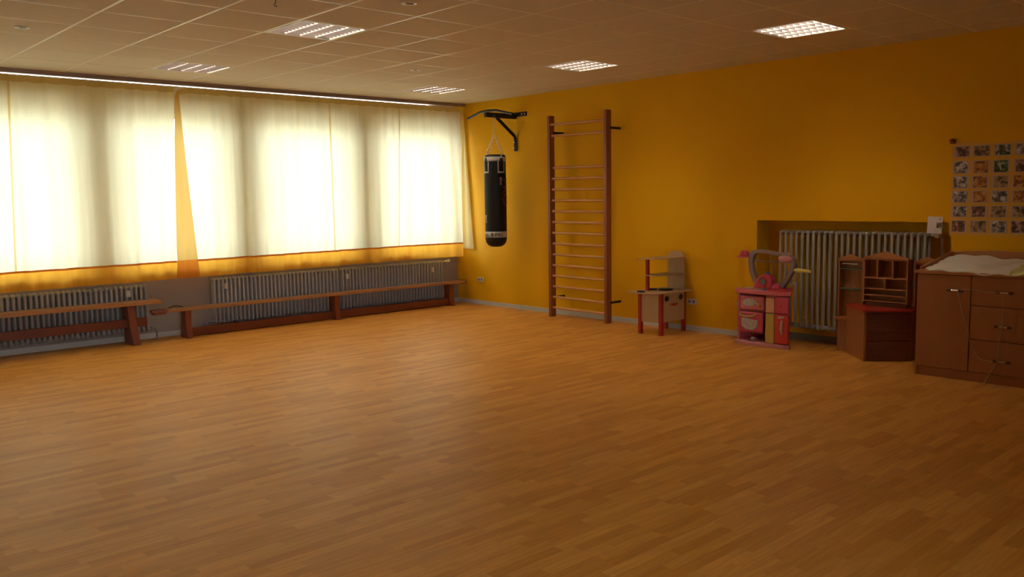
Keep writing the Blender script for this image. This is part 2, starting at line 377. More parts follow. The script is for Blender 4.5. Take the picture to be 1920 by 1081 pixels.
# ---------------------------------------------------------------- curtain rail and curtains
rl = MB().box((XL + .01, YC - .012, 2.897), (-.005, YC + .028, 2.9265)).box((XL + .01, YC - .004, 2.886), (-.005, YC + .020, 2.897))
tag(rl.build('curtain_rail', RAIL), 'bronze brown curtain rail running under the ceiling edge above the windows', 'curtain rail')
def fold(x, z, seed=0.0):
    k = (2.9 - z) / 2.2
    f = .55 * math.sin(x * 21 + 1.3 * math.sin(x * 3.1 + seed) + .5 * k) + .35 * math.sin(x * 37 + 2 * math.sin(x * 5.3) + seed) + .45 * math.sin(x * 8.3 + seed * 2 + .9 * k)
    return f * (.012 + .020 * k)
def curtain(name, label, x_top, x_bot, edge_l, band_l, seams, seed, gz):
    """x_top/x_bot: (left, right) extents; edge_l(k) shifts the left edge; band_l: width of a side border at top and bottom"""
    t = thing(name, (0.5 * (x_top[0] + x_top[1]), -.2, gz(x_top[0])), label, 'curtain', 'long window curtains')
    hem_h = .205; has_ = band_l[1] > 0
    ztop = 2.876
    L = x_top[1] - x_top[0]; nu = max(60, int(L / .022))
    def pos(u, k):       # k = 0 top .. 1 bottom
        x = (x_top[0] + (x_top[1] - x_top[0]) * u) * (1 - k) + (x_bot[0] + (x_bot[1] - x_bot[0]) * u) * k
        x += edge_l(k) * max(0, 1 - u * L / .5)
        zb = gz(x); sc = .014 * abs(math.sin(x_top[0] * 3 + u * L * PI / .185)) * (1 - k) ** 8
        z = ztop - sc + (zb - ztop) * k
        if has_: z -= .11 * math.exp(-u * L / .035) * (1 - k) ** 8
        bl = max(0, min(1, (x + 1.0) / .8)); bl = bl * bl * (3 - 2 * bl)
        return Vector((x, -.2 - .16 * k * bl + fold(x, z, seed), z))
    def zfrac(u, h):     # k at height h above the bottom edge
        x = x_bot[0] + (x_bot[1] - x_bot[0]) * u; return 1 - h / (ztop - gz(x))
    kh = 1 - hem_h / 2.17
    bw = lambda k: band_l[0] + (band_l[1] - band_l[0]) * k
    ub = lambda k: bw(k) / L
    c = MB()
    ks = [0, .03] + [.03 + (kh - .03) * (i / 26) for i in range(1, 27)]
    us = [i / nu for i in range(nu + 1)]
    us.sort()
    o = 0; has = band_l[1] > 0
    rows = [[pos(ub(k) + (1 - ub(k)) * u, k) if has else pos(u, k) for k in ks] for u in us]
    for i in range(nu):
        xm = x_top[0] + L * (us[i] + us[i + 1]) / 2
        sm = any(abs(xm - s) < .012 for s in seams)
        for j in range(len(ks) - 1):
            A = [rows[i][j], rows[i + 1][j], rows[i + 1][j + 1], rows[i][j + 1]]
            c.add(A, [(0, 1, 2, 3)], 2 if j == 0 else (1 if sm else 0))
    c.build('cloth', [CUR, SEAM, HEAD], t, smooth=True)
    h = MB()
    def hp(u, v):
        k = kh + (1 - kh) * v; p = pos(ub(k) + (1 - ub(k)) * u if has else u, k); return p
    h.grid(hp, nu, 6)
    ho = h.build('hem_border', HEM, t, smooth=True); ho['label'] = 'ochre yellow bottom border'
    # narrow darker stitched fold at the top of the border
    s2 = MB().grid(lambda u, v: hp(u, v * .10) + Vector((0, -.002, 0)), nu, 1)
    so = s2.build('stitched_fold', HEMD, ho, smooth=True)
    if has:
        b = MB().grid(lambda u, v: pos(ub(kh * v) * u, kh * v), 10, 30, 0); bo = b.build('side_border', SIDE, t, smooth=True); bo['label'] = 'ochre yellow side border widening downwards'
        b = MB().grid(lambda u, v: pos(ub(kh + (1 - kh) * v) * u, kh + (1 - kh) * v), 10, 5); bo = b.build('corner_patch', HEMD, t, smooth=True); bo['label'] = 'orange doubled corner of the border'
    n = int(L / .185)
    for i in range(n + 1):
        u = i * .185 / L
        if u > 1 or (has_ and i == 0): continue
        p = pos(u, 0)
        if p.x < -6.6: continue
        hk = MB().tube([(p.x, -.215, 2.896), (p.x, -.208, ztop - .004)], .0022, 6)
        hk.build('hook', PLASTICW, t)
    return t
gz = lambda x: .673 + (x + 6.2) * .0066 if x > -6.5 else .671
curtain('curtain', 'cream curtain with ochre hem at the left, in front of the first radiator', (-13.5, -4.245), (-13.5, -4.328), lambda k: 0, (0, 0), [-5.9, -8.4, -10.9], .0, gz)
curtain('curtain', 'cream curtain with ochre hem and ochre side band, reaching to the room corner', (-4.235, -.055), (-4.322, -.20), lambda k: -.010 * math.sin(PI * k), (.045, .27), [-2.27, -1.14], 2.1, gz)
# pale cloth strip standing in for the daylight patch on the yellow wall
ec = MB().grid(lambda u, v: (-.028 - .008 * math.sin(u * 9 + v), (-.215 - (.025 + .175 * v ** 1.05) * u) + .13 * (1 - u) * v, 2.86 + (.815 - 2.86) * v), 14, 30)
tag(ec.build('curtain', DAYPATCH, smooth=True), 'narrow pale yellow strip put in for the daylight patch on the yellow wall in the corner', 'curtain')

# ---------------------------------------------------------------- ceiling lamps
def lamp(m, l, label):
    x0, x1, y0, y1 = tile_rect(m, l); cx, cy = (x0 + x1) / 2, (y0 + y1) / 2; hs = .299
    t = thing('ceiling_lamp', (cx, cy, H), label, 'ceiling light', 'recessed louvre lights')
    f = MB(); a = .299; b = .280
    for (p, q) in (((cx - a, cy - a), (cx + a, cy - b)), ((cx - a, cy + b), (cx + a, cy + a)), ((cx - a, cy - b), (cx - b, cy + b)), ((cx + b, cy - b), (cx + a, cy + b))):
        f.box((p[0], p[1], H - .002), (q[0], q[1], H + .012))
    f.box((cx - a, cy - a, H + .092), (cx + a, cy + a, H + .098))
    for (p, q) in (((cx - a, cy - a), (cx + a, cy - a + .003)), ((cx - a, cy + a - .003), (cx + a, cy + a)), ((cx - a, cy - a), (cx - a + .003, cy + a)), ((cx + a - .003, cy - a), (cx + a, cy + a))):
        f.box((p[0], p[1], H + .012), (q[0], q[1], H + .092))
    f.build('housing', FRAMEW, t)
    w_ = 2 * b / 4; rf = MB(); n = 8
    prof = []
    for i in range(n + 1):       # parabolic trough side: half width against height
        s = i / n; prof.append((w_ / 2 - .0015 - .034 * s ** 1.25, H + .001 + .056 * s))
    for k in range(4):
        tx = cx - b + w_ * (k + .5)
        for sg in (-1, 1):
            for i in range(n):
                (h0, z0), (h1, z1) = prof[i], prof[i + 1]
                rf.add([(tx + sg * h0, cy - b, z0), (tx + sg * h0, cy + b, z0), (tx + sg * h1, cy + b, z1), (tx + sg * h1, cy - b, z1)], [(0, 1, 2, 3)])
        rf.add([(tx - .05, cy - b, H + .088), (tx + .05, cy - b, H + .088), (tx + .05, cy + b, H + .088), (tx - .05, cy + b, H + .088)], [(0, 1, 2, 3)])
    rf.build('reflector', REFL, t, smooth=True)
    lv = MB(); c = 9; dy = 2 * b / c
    for i in range(0, c + 1):
        yy = cy - b + .0105 + (2 * b - .021) / c * i
        for k in range(4):
            tx = cx - b + w_ * (k + .5); (h0, z0), (h1, z1) = prof[0], prof[6]
            lv.add([(tx - h0, yy - .001, z0), (tx + h0, yy - .001, z0), (tx + h1, yy - .010, z1), (tx - h1, yy - .010, z1),
                    (tx - h0, yy + .001, z0), (tx + h0, yy + .001, z0), (tx + h1, yy + .010, z1), (tx - h1, yy + .010, z1)],
                   [(0, 1, 2, 3), (5, 4, 7, 6), (0, 4, 5, 1), (3, 2, 6, 7)])
    lv.build('louvre', ALUM, t)
    for k in range(4):
        tx = cx - b + w_ * (k + .5); MB().tube([(tx, cy - b + .01, H + .066), (tx, cy + b - .01, H + .066)], .013, 12).build('fluorescent_tube', TUBE, t, smooth=True)
    return t
lamp(3, 0, 'square louvre light nearest the camera, in the left half of the ceiling')
lamp(3, 4, 'square louvre light close to the curtain rail, above the meeting edges of the two curtains')
lamp(8, 4, 'smallest looking square louvre light, close to the room corner and curtain rail')
lamp(8, 0, 'square louvre light in the ceiling above the wall bars and punching bag')
lamp(8, -4, 'square louvre light with bright white dots, nearest to the photo collage')
for m_, l_ in ((3, -4), (3, -8), (8, -8), (-2, 0), (-2, -4), (-2, -8), (-7, -4), (-7, 0), (-2, 4)): lamp(m_, l_, 'unseen square louvre light added to brighten the near floor, out of the picture')  # extra lamps out of view, added to lift the floor brightness
for (x, y, lb) in ((-6.325, -2.54, 'small round recessed ceiling ring at the far left of the ceiling'), (-4.483, -5.066, 'small round recessed ceiling ring at the top edge, nearest the camera'), (-2.577, -2.536, 'small round recessed ceiling ring near the light by the room corner')):
    t = thing('ceiling_spotlight', (x, y, H), lb, 'ceiling light', 'round ceiling rings')
    r = MB(); r.lathe([(.052, -.001), (.056, -.006), (.048, -.008), (.038, -.004), (.038, .0)], (x, y, H), 32); r.build('ring', FRAMEW, t, smooth=True)
    MB().ball((x + .004, y, H - .001), (.03, .03, .010)).build('bulb', mat('dim_bulb_glass', (.12, .09, .06), .2), t, smooth=True)
tag(MB().tube([(-5.25, -4.58, H), (-5.25, -4.58, H - .02), (-5.262, -4.58, H - .034), (-5.25, -4.58, H - .045), (-5.238, -4.58, H - .036)], .003, 8).build('ceiling_hook', BLACKSTEEL, smooth=True), 'tiny dark metal hook screwed into the ceiling at the top edge', 'hook')

# ---------------------------------------------------------------- radiators
def radiator(axis, a0, a1, front, depth, z0, z1, n, m, label, meters, inward, group=None, rf=.31):
    """columns along x (axis 0) or y (axis 1). front: coordinate of front tube centre; inward: sign of direction towards the wall"""
    def P(a, d, z): return (a, front + inward * d, z) if axis == 0 else (front + inward * d, a, z)
    t = thing('radiator', P((a0 + a1) / 2, depth / 2, z0), label, 'radiator', group)
    b = MB(); step = (a1 - a0) / n
    for i in range(n):
        a = a0 + step * (i + .5); r = step * rf
        for d in ((0, depth / 2, depth) if axis == 0 else (0, depth)):
            b.tube([P(a, d, z0 + .03), P(a, d, z1 - .03)], r, 8, cap=False)
        for (zc) in (z0 + .026, z1 - .026):
            c = P(a, depth / 2, zc); rr = (step * .47, depth / 2 + r * 1.25, .027) if axis == 0 else (depth / 2 + r * 1.25, step * .47, .027)
            b.ball(c, rr, 12)
    for zc in (z0 + .026, z1 - .026):
        b.tube([P(a0 + .01, depth / 2, zc), P(a1 - .01, depth / 2, zc)], .017, 10)
    b.build('columns', m, t, smooth=True)
    for a, z in meters:
        q = MB(); p = Vector(P(a, -.022, z)); s = (.02, .012, .035) if axis == 0 else (.012, .02, .035)
        q.box(p - Vector(s), p + Vector(s)); o = q.build('heat_meter', PLASTICW, t, bevel=.004)
    # feet brackets to the wall
    for a in (a0 + .25, a1 - .25):
        for z in (z0 + .08, z1 - .09): MB().tube([P(a, depth * .5, z), P(a, depth + .028, z)], .007, 8).build('wall_bracket', m, t)
    return t
G = 'column radiators under the windows'
RZ0, RZ1 = .095, .655
r1 = radiator(0, -6.78, -4.63, -.112, .07, RZ0, .64, 40, RAD, 'grey column radiator at the left behind the higher bench', [(-4.86, .55)], 1, group=G)
r2 = radiator(0, -3.88, -2.13, -.112, .07, RZ0, RZ1, 33, RAD, 'grey column radiator behind the left half of the long low bench', [(-3.72, .55)], 1, group=G)
r3 = radiator(0, -2.10, -.37, -.112, .07, RZ0, RZ1, 33, RAD, 'grey column radiator beside the room corner, behind the right half of the low bench', [(-2.02, .54), (-.58, .53)], 1, group=G)
# valve and feed pipe at right end of radiator 3
v = MB().tube([(-.38, -.065, .629), (-.30, -.065, .632)], .014, 10).ball((-.28, -.065, .632), (.026, .02, .02)); v.build('valve', CHROME, r3, smooth=True)
v = MB().tube([(-.272, -.066, .632), (-.215, -.068, .634)], [.021, .024], 14); v.build('valve_knob', PLASTICW, r3, smooth=True)
v = MB().tube([(-.215, -.04, .655), (-.04, -.04, .657), (-.02, -.04, .657)], .009, 10); v.build('pipe', RAD, r3, smooth=True)
for rr, xe, s in ((r1, -4.63, 1), (r2, -3.88, -1)):
    v = MB().tube([(xe - s * .01, -.065, .121), (xe + s * .06, -.065, .121), (xe + s * .085, -.065, .105), (xe + s * .085, -.065, .06), (xe + s * .085, -.065, .002)], .011, 10)
    v.ball((xe + s * .03, -.065, .121), (.024, .018, .018)); v.build('pipe', RAD, rr, smooth=True)
rR = radiator(1, -6.87, -5.33, .040, .105, .15, 1.18, 25, RADR, 'tall ivory column radiator set in the wall niche behind the toy kitchens', [], 1, rf=.235)
v = MB().tube([(.09, -6.87, 1.154), (.09, -6.93, 1.154)], .013, 10).ball((.088, -6.94, 1.154), .02).tube([(.08, -6.94, 1.154), (.03, -6.94, 1.150)], [.019, .021], 14); v.build('valve', CREAM, rR, smooth=True)
v = MB().tube([(.09, -6.94, 1.154), (.12, -6.96, 1.12), (.12, -6.96, .02)], .010, 10).tube([(.10, -5.36, .176), (.10, -5.27, .176), (.12, -5.27, .15), (.12, -5.27, .0)], .010, 10); v.build('pipe', RADR, rR, smooth=True)
# leaflet standing on the valve
lf = thing('leaflet', (.02, -6.93, 1.178), 'white folded leaflet with a small dark picture, standing on the radiator valve', 'leaflet')
l_ = MB(); l_.add([(-.004, -6.865, 1.176), (-.004, -6.995, 1.172), (-.010, -7.005, 1.325), (-.012, -6.875, 1.330), (.0, -6.865, 1.176), (.0, -6.995, 1.172), (-.006, -7.005, 1.325), (-.008, -6.875, 1.330)], [(0, 1, 2, 3), (7, 6, 5, 4), (0, 4, 5, 1), (1, 5, 6, 2), (2, 6, 7, 3), (3, 7, 4, 0)])
l_.add([(-.002, -6.995, 1.172), (.085, -6.98, 1.178), (.085, -6.985, 1.30), (-.006, -7.005, 1.325)], [(0, 1, 2, 3)])
l_.build('sheet', PAPER, lf)
l_ = MB(); l_.box((-.0095, -6.996, 1.225), (-.0085, -6.952, 1.275)); l_.box((-.0125, -6.995, 1.300), (-.0115, -6.972, 1.305)); l_.box((-.0125, -6.990, 1.308), (-.0115, -6.975, 1.312)); l_.box((-.0088, -6.9475, 1.175), (-.0078, -6.9465, 1.222))
l_.build('printed_picture', photo_mat(3, (.03, .02, .02), (.16, .10, .07), (.45, .36, .28), 50), lf)

# ---------------------------------------------------------------- sockets
def socket(y0, y1, z0, z1, label):
    t = thing('wall_socket', (-.001, (y0 + y1) / 2, z0), label, 'socket', 'double wall sockets')
    MB().box((-.012, y0, z0), (0, y1, z1)).build('cover_plate', PLASTICW, t, bevel=.004)
    for k in (.28, .72):
        yc = y0 + (y1 - y0) * k; zc = (z0 + z1) / 2
        q = MB().lathe([(.021, -.0125), (.021, -.0128), (.018, -.0135)], (0, yc, zc), 20, axis='x'); q.build('outlet', SOCKIN, t)
socket(-.595, -.465, .335, .40, 'white double wall socket to the right of the low bench end, by the corner')
socket(-4.335, -4.205, .305, .37, 'white double wall socket behind the red legged wooden play stove')

# ---------------------------------------------------------------- benches
def leg_poly(yc, wb, wm, wt, z1):
    L = []
    for i in range(9):
        s = i / 8; z = z1 * s; w_ = (wb * (1 - s) + wt * s) - (((wb + wt) / 2 - wm) * math.sin(PI * s)); L.append((w_, z))
    return [(yc - w_, z) for w_, z in L] + [(yc + w_, z) for w_, z in reversed(L)]
b2 = thing('gym_bench', (-2.35, -.225, 0), 'long low wooden gym bench with three legs, ending at the room corner', 'bench', 'wooden benches under the windows')
s = MB().prism([(-4.50, -.335), (-.14, -.335), (-.14, -.137), (-4.50, -.137)], .318, .348, 'xy'); s.build('seat', BENCHTOP, b2, bevel=.006)
for xa, xb, xc in ((-4.66, -4.50, -1), (-.045, -.14, 1)):
    q = MB().add([(xa, -.26, .322), (xa, -.20, .322), (xb, -.135, .322), (xb, -.325, .322), (xa, -.26, .352), (xa, -.20, .352), (xb, -.135, .350), (xb, -.325, .350)], [(0, 1, 2, 3), (4, 7, 6, 5), (0, 4, 5, 1), (1, 5, 6, 2), (2, 6, 7, 3), (3, 7, 4, 0)])
    q.box((min(xa, xb) + .02, -.27, .295), (max(xa, xb), -.19, .322)); q.build('hook_end', BENCHLEG, b2, bevel=.004)
hk = MB().tube([(-4.44, -.18, .351), (-4.38, -.18, .372), (-4.34, -.19, .372), (-4.28, -.20, .353)], .006, 8); hk.build('metal_catch', BLACKSTEEL, b2, smooth=True)
for x in (-4.27, -2.30, -.38):
    MB().prism(leg_poly(-.252, .105, .068, .085, .318), x - .035, x + .035, 'yz').build('leg', BENCHLEG, b2, bevel=.006)
MB().box((-4.235, -.275, .012), (-.415, -.230, .108)).build('balance_beam', mat('beam_red_brown', (0.15, 0.03, 0.0096), .4, var=.2), b2, bevel=.006)
b1 = thing('wooden_bench', (-6.2, -.25, 0), 'higher wooden bench at the left edge with a lighter top and splayed leg', 'bench', 'wooden benches under the windows')
MB().box((-7.9, -.385, .438), (-4.59, -.135, .475)).build('seat', BENCHTOP, b1, bevel=.006)
for x, dx in ((-4.915, .032), (-7.5, -.032)):
    p = leg_poly(-.26, .14, .11, .10, .438); q = MB(); n = len(p)
    vs = [(x - .04 + dx * (1 - z / .438), y, z) for y, z in p] + [(x + .04 + dx * (1 - z / .438), y, z) for y, z in p]
    q.add(vs, [tuple(range(n - 1, -1, -1)), tuple(range(n, 2 * n))] + [(i, (i + 1) % n, n + (i + 1) % n, n + i) for i in range(n)]); q.build('leg', BENCHLEG, b1, bevel=.006)
MB().box((-7.48, -.285, .19), (-4.72, -.245, .285)).build('stretcher', mat('stretcher_red_brown', (0.15, 0.03, 0.0096), .4, var=.2), b1, bevel=.006)

# ---------------------------------------------------------------- wall bars
wbz = thing('wall_bars', (-.2, -2.7, 0), 'tall wooden gym wall bars with sixteen rungs mounted on the yellow wall', 'wall bars')
YL, YR = -2.215, -3.175
for y in (YL, YR):
    MB().box((-.255, y - .023, 0), (-.165, y + .023, 2.590)).build('stile', STILE, wbz, bevel=.005)
for i, z in enumerate([2.475, 2.335] + [1.930 - .1393 * k for k in range(14)]):
    xo = -.212 if i != 0 else -.232
    if i == 2: xo = -.190
    n = 12; q = MB(); q.tube([(xo, YR + .015, z - .006), (xo, YL - .015, z + .0)], .0165, 12); q.build('rung', RUNG, wbz, smooth=True)
for y in (YL, YR):
    for z in (2.375, .255):
        q = MB().box((-.19, y - .035 if y == YR else y - .030, z - .014), (-.0005, (y - .0231), z + .014)); q.build('wall_bracket', BLACKSTEEL, wbz, bevel=.003)

# ---------------------------------------------------------------- punching bag and its wall bracket
mt = thing('bag_wall_mount', (0, -1.34, 2.2), 'black steel wall mount with bent pull-up bar carrying the punching bag', 'bag mount')
YM = -1.345; XT = -.56
MB().box((-.012, -1.56, 2.655), (0, -1.12, 2.715)).build('wall_plate', BLACKSTEEL, mt, bevel=.004)
for y in (-1.53, -1.47, -1.20, -1.15): MB().lathe([(.011, -.012), (.011, -.018), (.006, -.022)], (0, y, 2.685), 10, axis='x').build('bolt', CHROME, mt)
for z in (2.23, 2.31): MB().lathe([(.011, -.047), (.011, -.053), (.006, -.057)], (0, YM, z), 10, axis='x').build('bolt', CHROME, mt)
MB().box((XT, YM - .027, 2.625), (-.012, YM + .027, 2.69)).build('arm', BLACKSTEEL, mt, bevel=.005)
q = MB(); pts = [(-.36, YM, 2.63), (-.04, YM, 2.40), (-.022, YM, 2.35), (-.022, YM, 2.19)]
q.tube(pts, .027, 4); q.build('diagonal_strut', BLACKSTEEL, mt)
q = MB().tube([(-.52, -.935, 2.64), (-.52, -1.20, 2.705), (-.52, -1.36, 2.712), (-.52, -1.52, 2.702), (-.52, -1.83, 2.632)], .016, 12); q.build('pull_up_bar', BLACKSTEEL, mt, smooth=True)
BX, BY = -.45, -1.395
BR = .146
bag = thing('punching_bag', (BX, BY, .905), 'black punching bag with grey bands hanging on chains in front of the yellow wall', 'punching bag')
prof = [(.02, .897), (.07, .903), (.11, .925), (.135, .96), (BR, 1.01), (BR, 1.3), (BR + .002, 1.6), (BR, 1.9), (BR, 2.105), (.138, 2.122), (.10, 2.132), (.02, 2.134)]
MB().lathe(prof, (BX, BY, 0), 48).build('bag_body', LEATHER, bag, smooth=True)
Nv = Vector((-.676, -.737, 0)).normalized(); Rv = Vector((.737, -.676, 0)).normalized()
def cyl(t, z, r=BR + .004): d = Nv * math.cos(t) + Rv * math.sin(t); return Vector((BX + d.x * r, BY + d.y * r, z))
def band(t0, t1, z0, z1, r, nu=48): return MB().grid(lambda u, v: cyl(t0 + (t1 - t0) * u, z0 + (z1 - z0) * v, r), nu, 1)
def shell(mb_list, name, m, parent):
    o = MB()
    for b in mb_list:
        k = len(o.v); o.v += b.v; o.f += [tuple(k + i for i in f) for f in b.f]; o.m += b.m
    ob = o.build(name, m, parent, smooth=True); md = ob.modifiers.new('thickness', 'SOLIDIFY'); md.thickness = .002; md.offset = -1; return ob
o = shell([band(0, 2 * PI, 1.028, 1.108, BR + .003)], 'printed_band', BAGTOP, bag); o['label'] = 'grey band with dark letters'
pt = [band(0, 2 * PI, 2.04, 2.100, BR + .003)]
for k in range(4):
    a = .62 + k * PI / 2
    pt += [band(a - .36, a - .27, 1.90, 2.04, BR + .003, 4), band(a + .27, a + .36, 1.90, 2.04, BR + .003, 4), band(a - .36, a + .36, 1.885, 1.905, BR + .003, 8)]
shell(pt, 'top_band', BAGTOP, bag)['label'] = 'grey band with square tabs'
for k in range(4):
    a = .62 + k * PI / 2
    o = shell([band(a - .16, a + .16, 1.93, 2.085, BR + .006, 6)], 'strap', LEATHER, bag)
    MB().tube([cyl(a - .09, 2.10, BR + .012), cyl(a - .1, 2.075, BR + .013), cyl(a + .1, 2.075, BR + .013), cyl(a + .09, 2.10, BR + .012), cyl(a, 2.118, BR + .01)], .004, 8, closed=True).build('ring', CHROME, o, smooth=True)
def link_chain(p, q, lk=.028, wr=.0028):
    p, q = Vector(p), Vector(q); d = q - p; n = max(1, int(d.length / (lk * .78))); d.normalize(); up = Vector((.3, .5, 0)); a = (up - d * up.dot(d)).normalized(); b = d.cross(a); o = MB()
    for i in range(n):
        c = p + (q - p) * ((i + .5) / n); s = a if i % 2 else b; w_ = lk * .30; h = lk * .48
        pts = [c + d * (h * math.sin(t)) + s * (w_ * math.cos(t)) for t in [2 * PI * j / 8 for j in range(8)]]
        o.tube(pts, wr, 5, closed=True)
    return o
link_chain((BX, BY, 2.625), (BX, BY, 2.435)).build('chain', CHROME, bag, smooth=True)
MB().tube([(BX + .018 * math.cos(t), BY, 2.42 + .018 * math.sin(t)) for t in [2 * PI * j / 12 for j in range(12)]], .004, 6, closed=True).build('swivel_ring', CHROME, bag, smooth=True)
MB().tube([(BX, BY, 2.66), (BX, BY, 2.62)], .012, 10).build('hanging_bolt', BLACKSTEEL, bag, smooth=True)
for k in range(4):
    a = .62 + k * PI / 2
    link_chain((BX, BY, 2.41), cyl(a, 2.118, BR + .004)).build('chain', CHROME, bag, smooth=True)
def text_on_bag(s, size, t0, z0, m, name, vertical=False, r=BR + .0055):
    cu = bpy.data.curves.new('lettering', 'FONT'); cu.body = s; cu.size = size; cu.fill_mode = 'FRONT'; cu.offset = size * .02
    ob = bpy.data.objects.new('lettering', cu); col.objects.link(ob); bpy.context.view_layer.update()
    me = bpy.data.meshes.new_from_object(ob.evaluated_get(bpy.context.evaluated_depsgraph_get())); bpy.data.objects.remove(ob)
    bm = bmesh.new(); bm.from_mesh(me); bmesh.ops.triangulate(bm, faces=bm.faces); bmesh.ops.subdivide_edges(bm, edges=bm.edges, cuts=2, use_grid_fill=True)
    o = MB(); vs = []
    for v in bm.verts:
        x, y = v.co.x, v.co.y
        if vertical: x, y = y, -x
        vs.append(cyl(t0 + x / BR, z0 + y, r))
    o.add(vs, [tuple(v.index for v in f.verts) for f in bm.faces]); bm.free()
    return o.build(name, m, bag)
text_on_bag('LL  B PAC', .062, -1.10, 1.046, BLACK, 'lettering')
text_on_bag('MAX', .050, .42, 1.83, GREYSTRAP, 'lettering', True)
text_on_bag('PRO', .19, .70, 1.82, REDP, 'lettering', True)['label'] = 'large dark red letters'
text_on_bag('MAX', .050, -1.15, 1.33, GREYSTRAP, 'lettering', True)

# ---------------------------------------------------------------- wooden play stove with a face
ps = thing('play_stove', (-.3, -4.1, 0), 'small birch play stove with red legs, a shelf tower and a face on its front', 'toy stove')
for (x, y) in ((-.545, -3.955), (-.545, -4.245), (-.075, -4.205), (-.075, -3.955)):
    MB().box((x - .023, y - .02, 0), (x + .023, y + .02, .470)).build('leg', REDPAINT, ps, bevel=.004)
q = MB(); q.box((-.553, -4.225, .14), (-.541, -3.975, .470)); q.build('front_panel', BIRCH, ps)
q = MB().box((-.522, -4.231, .14), (-.098, -4.219, .470)); fo = q.build('side_panel', BIRCH, ps)
q = MB().box((-.522, -3.967, .14), (-.098, -3.955, .470)).box((-.098, -4.20, .14), (-.086, -3.96, .47)).box((-.54, -4.22, .14), (-.09, -3.96, .15)); q.build('carcass', BIRCH, ps)
for (x, z) in ((-.430, .405), (-.170, .405)): MB().lathe([(.028, -.014), (.030, -.005), (.030, 0)], (x, -4.231, z), 20, axis='y').build('eye', BLACK, fo, smooth=True)
MB().prism([(-.37, .335), (-.33, .318), (-.29, .312), (-.25, .318), (-.21, .335), (-.25, .343), (-.33, .343)], -4.236, -4.231, 'xz').build('mouth', REDPAINT, fo)
q = MB(); top = [(-.70, -3.87), (-.03, -3.87), (-.03, -4.31), (-.10, -4.315), (-.42, -4.30), (-.60, -4.275), (-.66, -4.18), (-.71, -4.02)]
q.prism(top, .470, .484, 'xy'); q.build('worktop', BIRCH, ps, bevel=.003)
q = MB(); arch = [(-.31, .484), (-.31, .80), (-.30, .86), (-.26, .905), (-.20, .915), (-.10, .915), (-.06, .90), (-.03, .86), (-.03, .484)]
# tower back stands against the wall, facing the room
q = MB(); arch = [(-3.975, .484), (-3.975, .84), (-3.985, .885), (-4.01, .91), (-4.05, .918), (-4.15, .918), (-4.19, .90), (-4.21, .86), (-4.215, .82), (-4.215, .484)]
q.prism(arch, -.075, -.060, 'yz'); q.build('back_panel', BIRCH, ps, bevel=.003)
MB().prism([(-.62, -3.95), (-.075, -3.95), (-.075, -4.215), (-.40, -4.20), (-.55, -4.13)], .845, .856, 'xy').build('shelf', BIRCH, ps, bevel=.002)
MB().prism([(-.52, -3.97), (-.075, -3.97), (-.075, -4.205), (-.40, -4.19), (-.50, -4.12)], .655, .666, 'xy').build('shelf', BIRCH, ps, bevel=.002)
MB().box((-.51, -4.03, .484), (-.475, -3.995, .845)).build('post', REDPAINT, ps, bevel=.003)
for (x, y, r, lb) in ((-.30, -4.12, .085, 'black round hob disc at the right of the play stove worktop'), (-.37, -3.98, .060, 'black round hob disc at the back left of the play stove worktop'), (-.63, -4.03, .045, 'small black disc at the front left edge of the play stove worktop')):
    tag(MB().lathe([(r * .95, .4845), (r, .490), (r, .496), (r * .9, .500), (r * .4, .501)], (x, y, 0), 28).build('hob_disc', BLACK, smooth=True), lb, 'toy hob', 'black discs on the play stove')

# ---------------------------------------------------------------- pink plastic play kitchen
pk = thing('play_kitchen', (-.25, -5.42, 0), 'pink plastic play kitchen with an arched grey frame and toy ovens', 'toy kitchen')
FX = -.40; BXK = -.10
def rnd_front(y0, y1, xf, xb, bulge, n=10):
    p = [(xb, y1 - .135)]
    for i in range(n + 1):
        u = i / n; p.append((xf - bulge * math.sin(PI * u) ** .6, y1 + (y0 - y1) * u))
    p.append((xb, y0 + .165)); return p
MB().prism(rnd_front(-5.73, -5.085, -.39, BXK, .05), 0, .045, 'xy').build('base', PALEPINK, pk, bevel=.01)
b = MB(); b.prism([(-.385, -5.115), (-.385, -5.145), (-.12, -5.27), (-.12, -5.24)], .045, .56, 'xy').box((-.12, -5.555, .045), (BXK, -5.24, .56)).prism([(-.385, -5.715), (-.385, -5.455), (-.12, -5.455), (-.12, -5.555)], .045, .56, 'xy').prism([(-.385, -5.455), (-.385, -5.145), (-.12, -5.27), (-.12, -5.455)], .352, .362, 'xy').prism([(-.38, -5.455), (-.38, -5.147), (-.12, -5.27), (-.12, -5.455)], .128, .136, 'xy'); b.build('body', PINK, pk, bevel=.006)
o = MB().box((-.42, -5.445, .37), (-.385, -5.165, .515)); od = o.build('upper_oven_door', PINK, pk, bevel=.018, seg=3)
MB().prism([(-5.20, .44), (-5.22, .47), (-5.27, .49), (-5.33, .485), (-5.36, .45), (-5.33, .415), (-5.24, .41)], -.424, -.419, 'yz').build('window_sticker', STICK, od)
MB().tube([(-.425, -5.375, .47), (-.44, -5.38, .45), (-.44, -5.41, .43), (-.425, -5.41, .405)], .011, 8).build('handle', TOYYEL, od, smooth=True)
o = MB().box((-.425, -5.435, .140), (-.385, -5.150, .350)); od = o.build('lower_oven_door', HOTPINK, pk, bevel=.02, seg=3)
MB().tube([(-.425, -5.18, .330), (-.448, -5.19, .312), (-.452, -5.25, .304), (-.452, -5.31, .306), (-.448, -5.355, .318), (-.425, -5.365, .332)], .010, 8).build('handle', TOYYEL, od, smooth=True)
MB().prism([(-5.19, .285), (-5.385, .27), (-5.38, .20), (-5.33, .165), (-5.25, .165), (-5.20, .20)], -.429, -.424, 'yz').build('window_sticker', STICK, od)
MB().box((-.413, -5.560, .046), (-.384, -5.462, .352)).build('yellow_panel', TOYYEL, pk, bevel=.006)
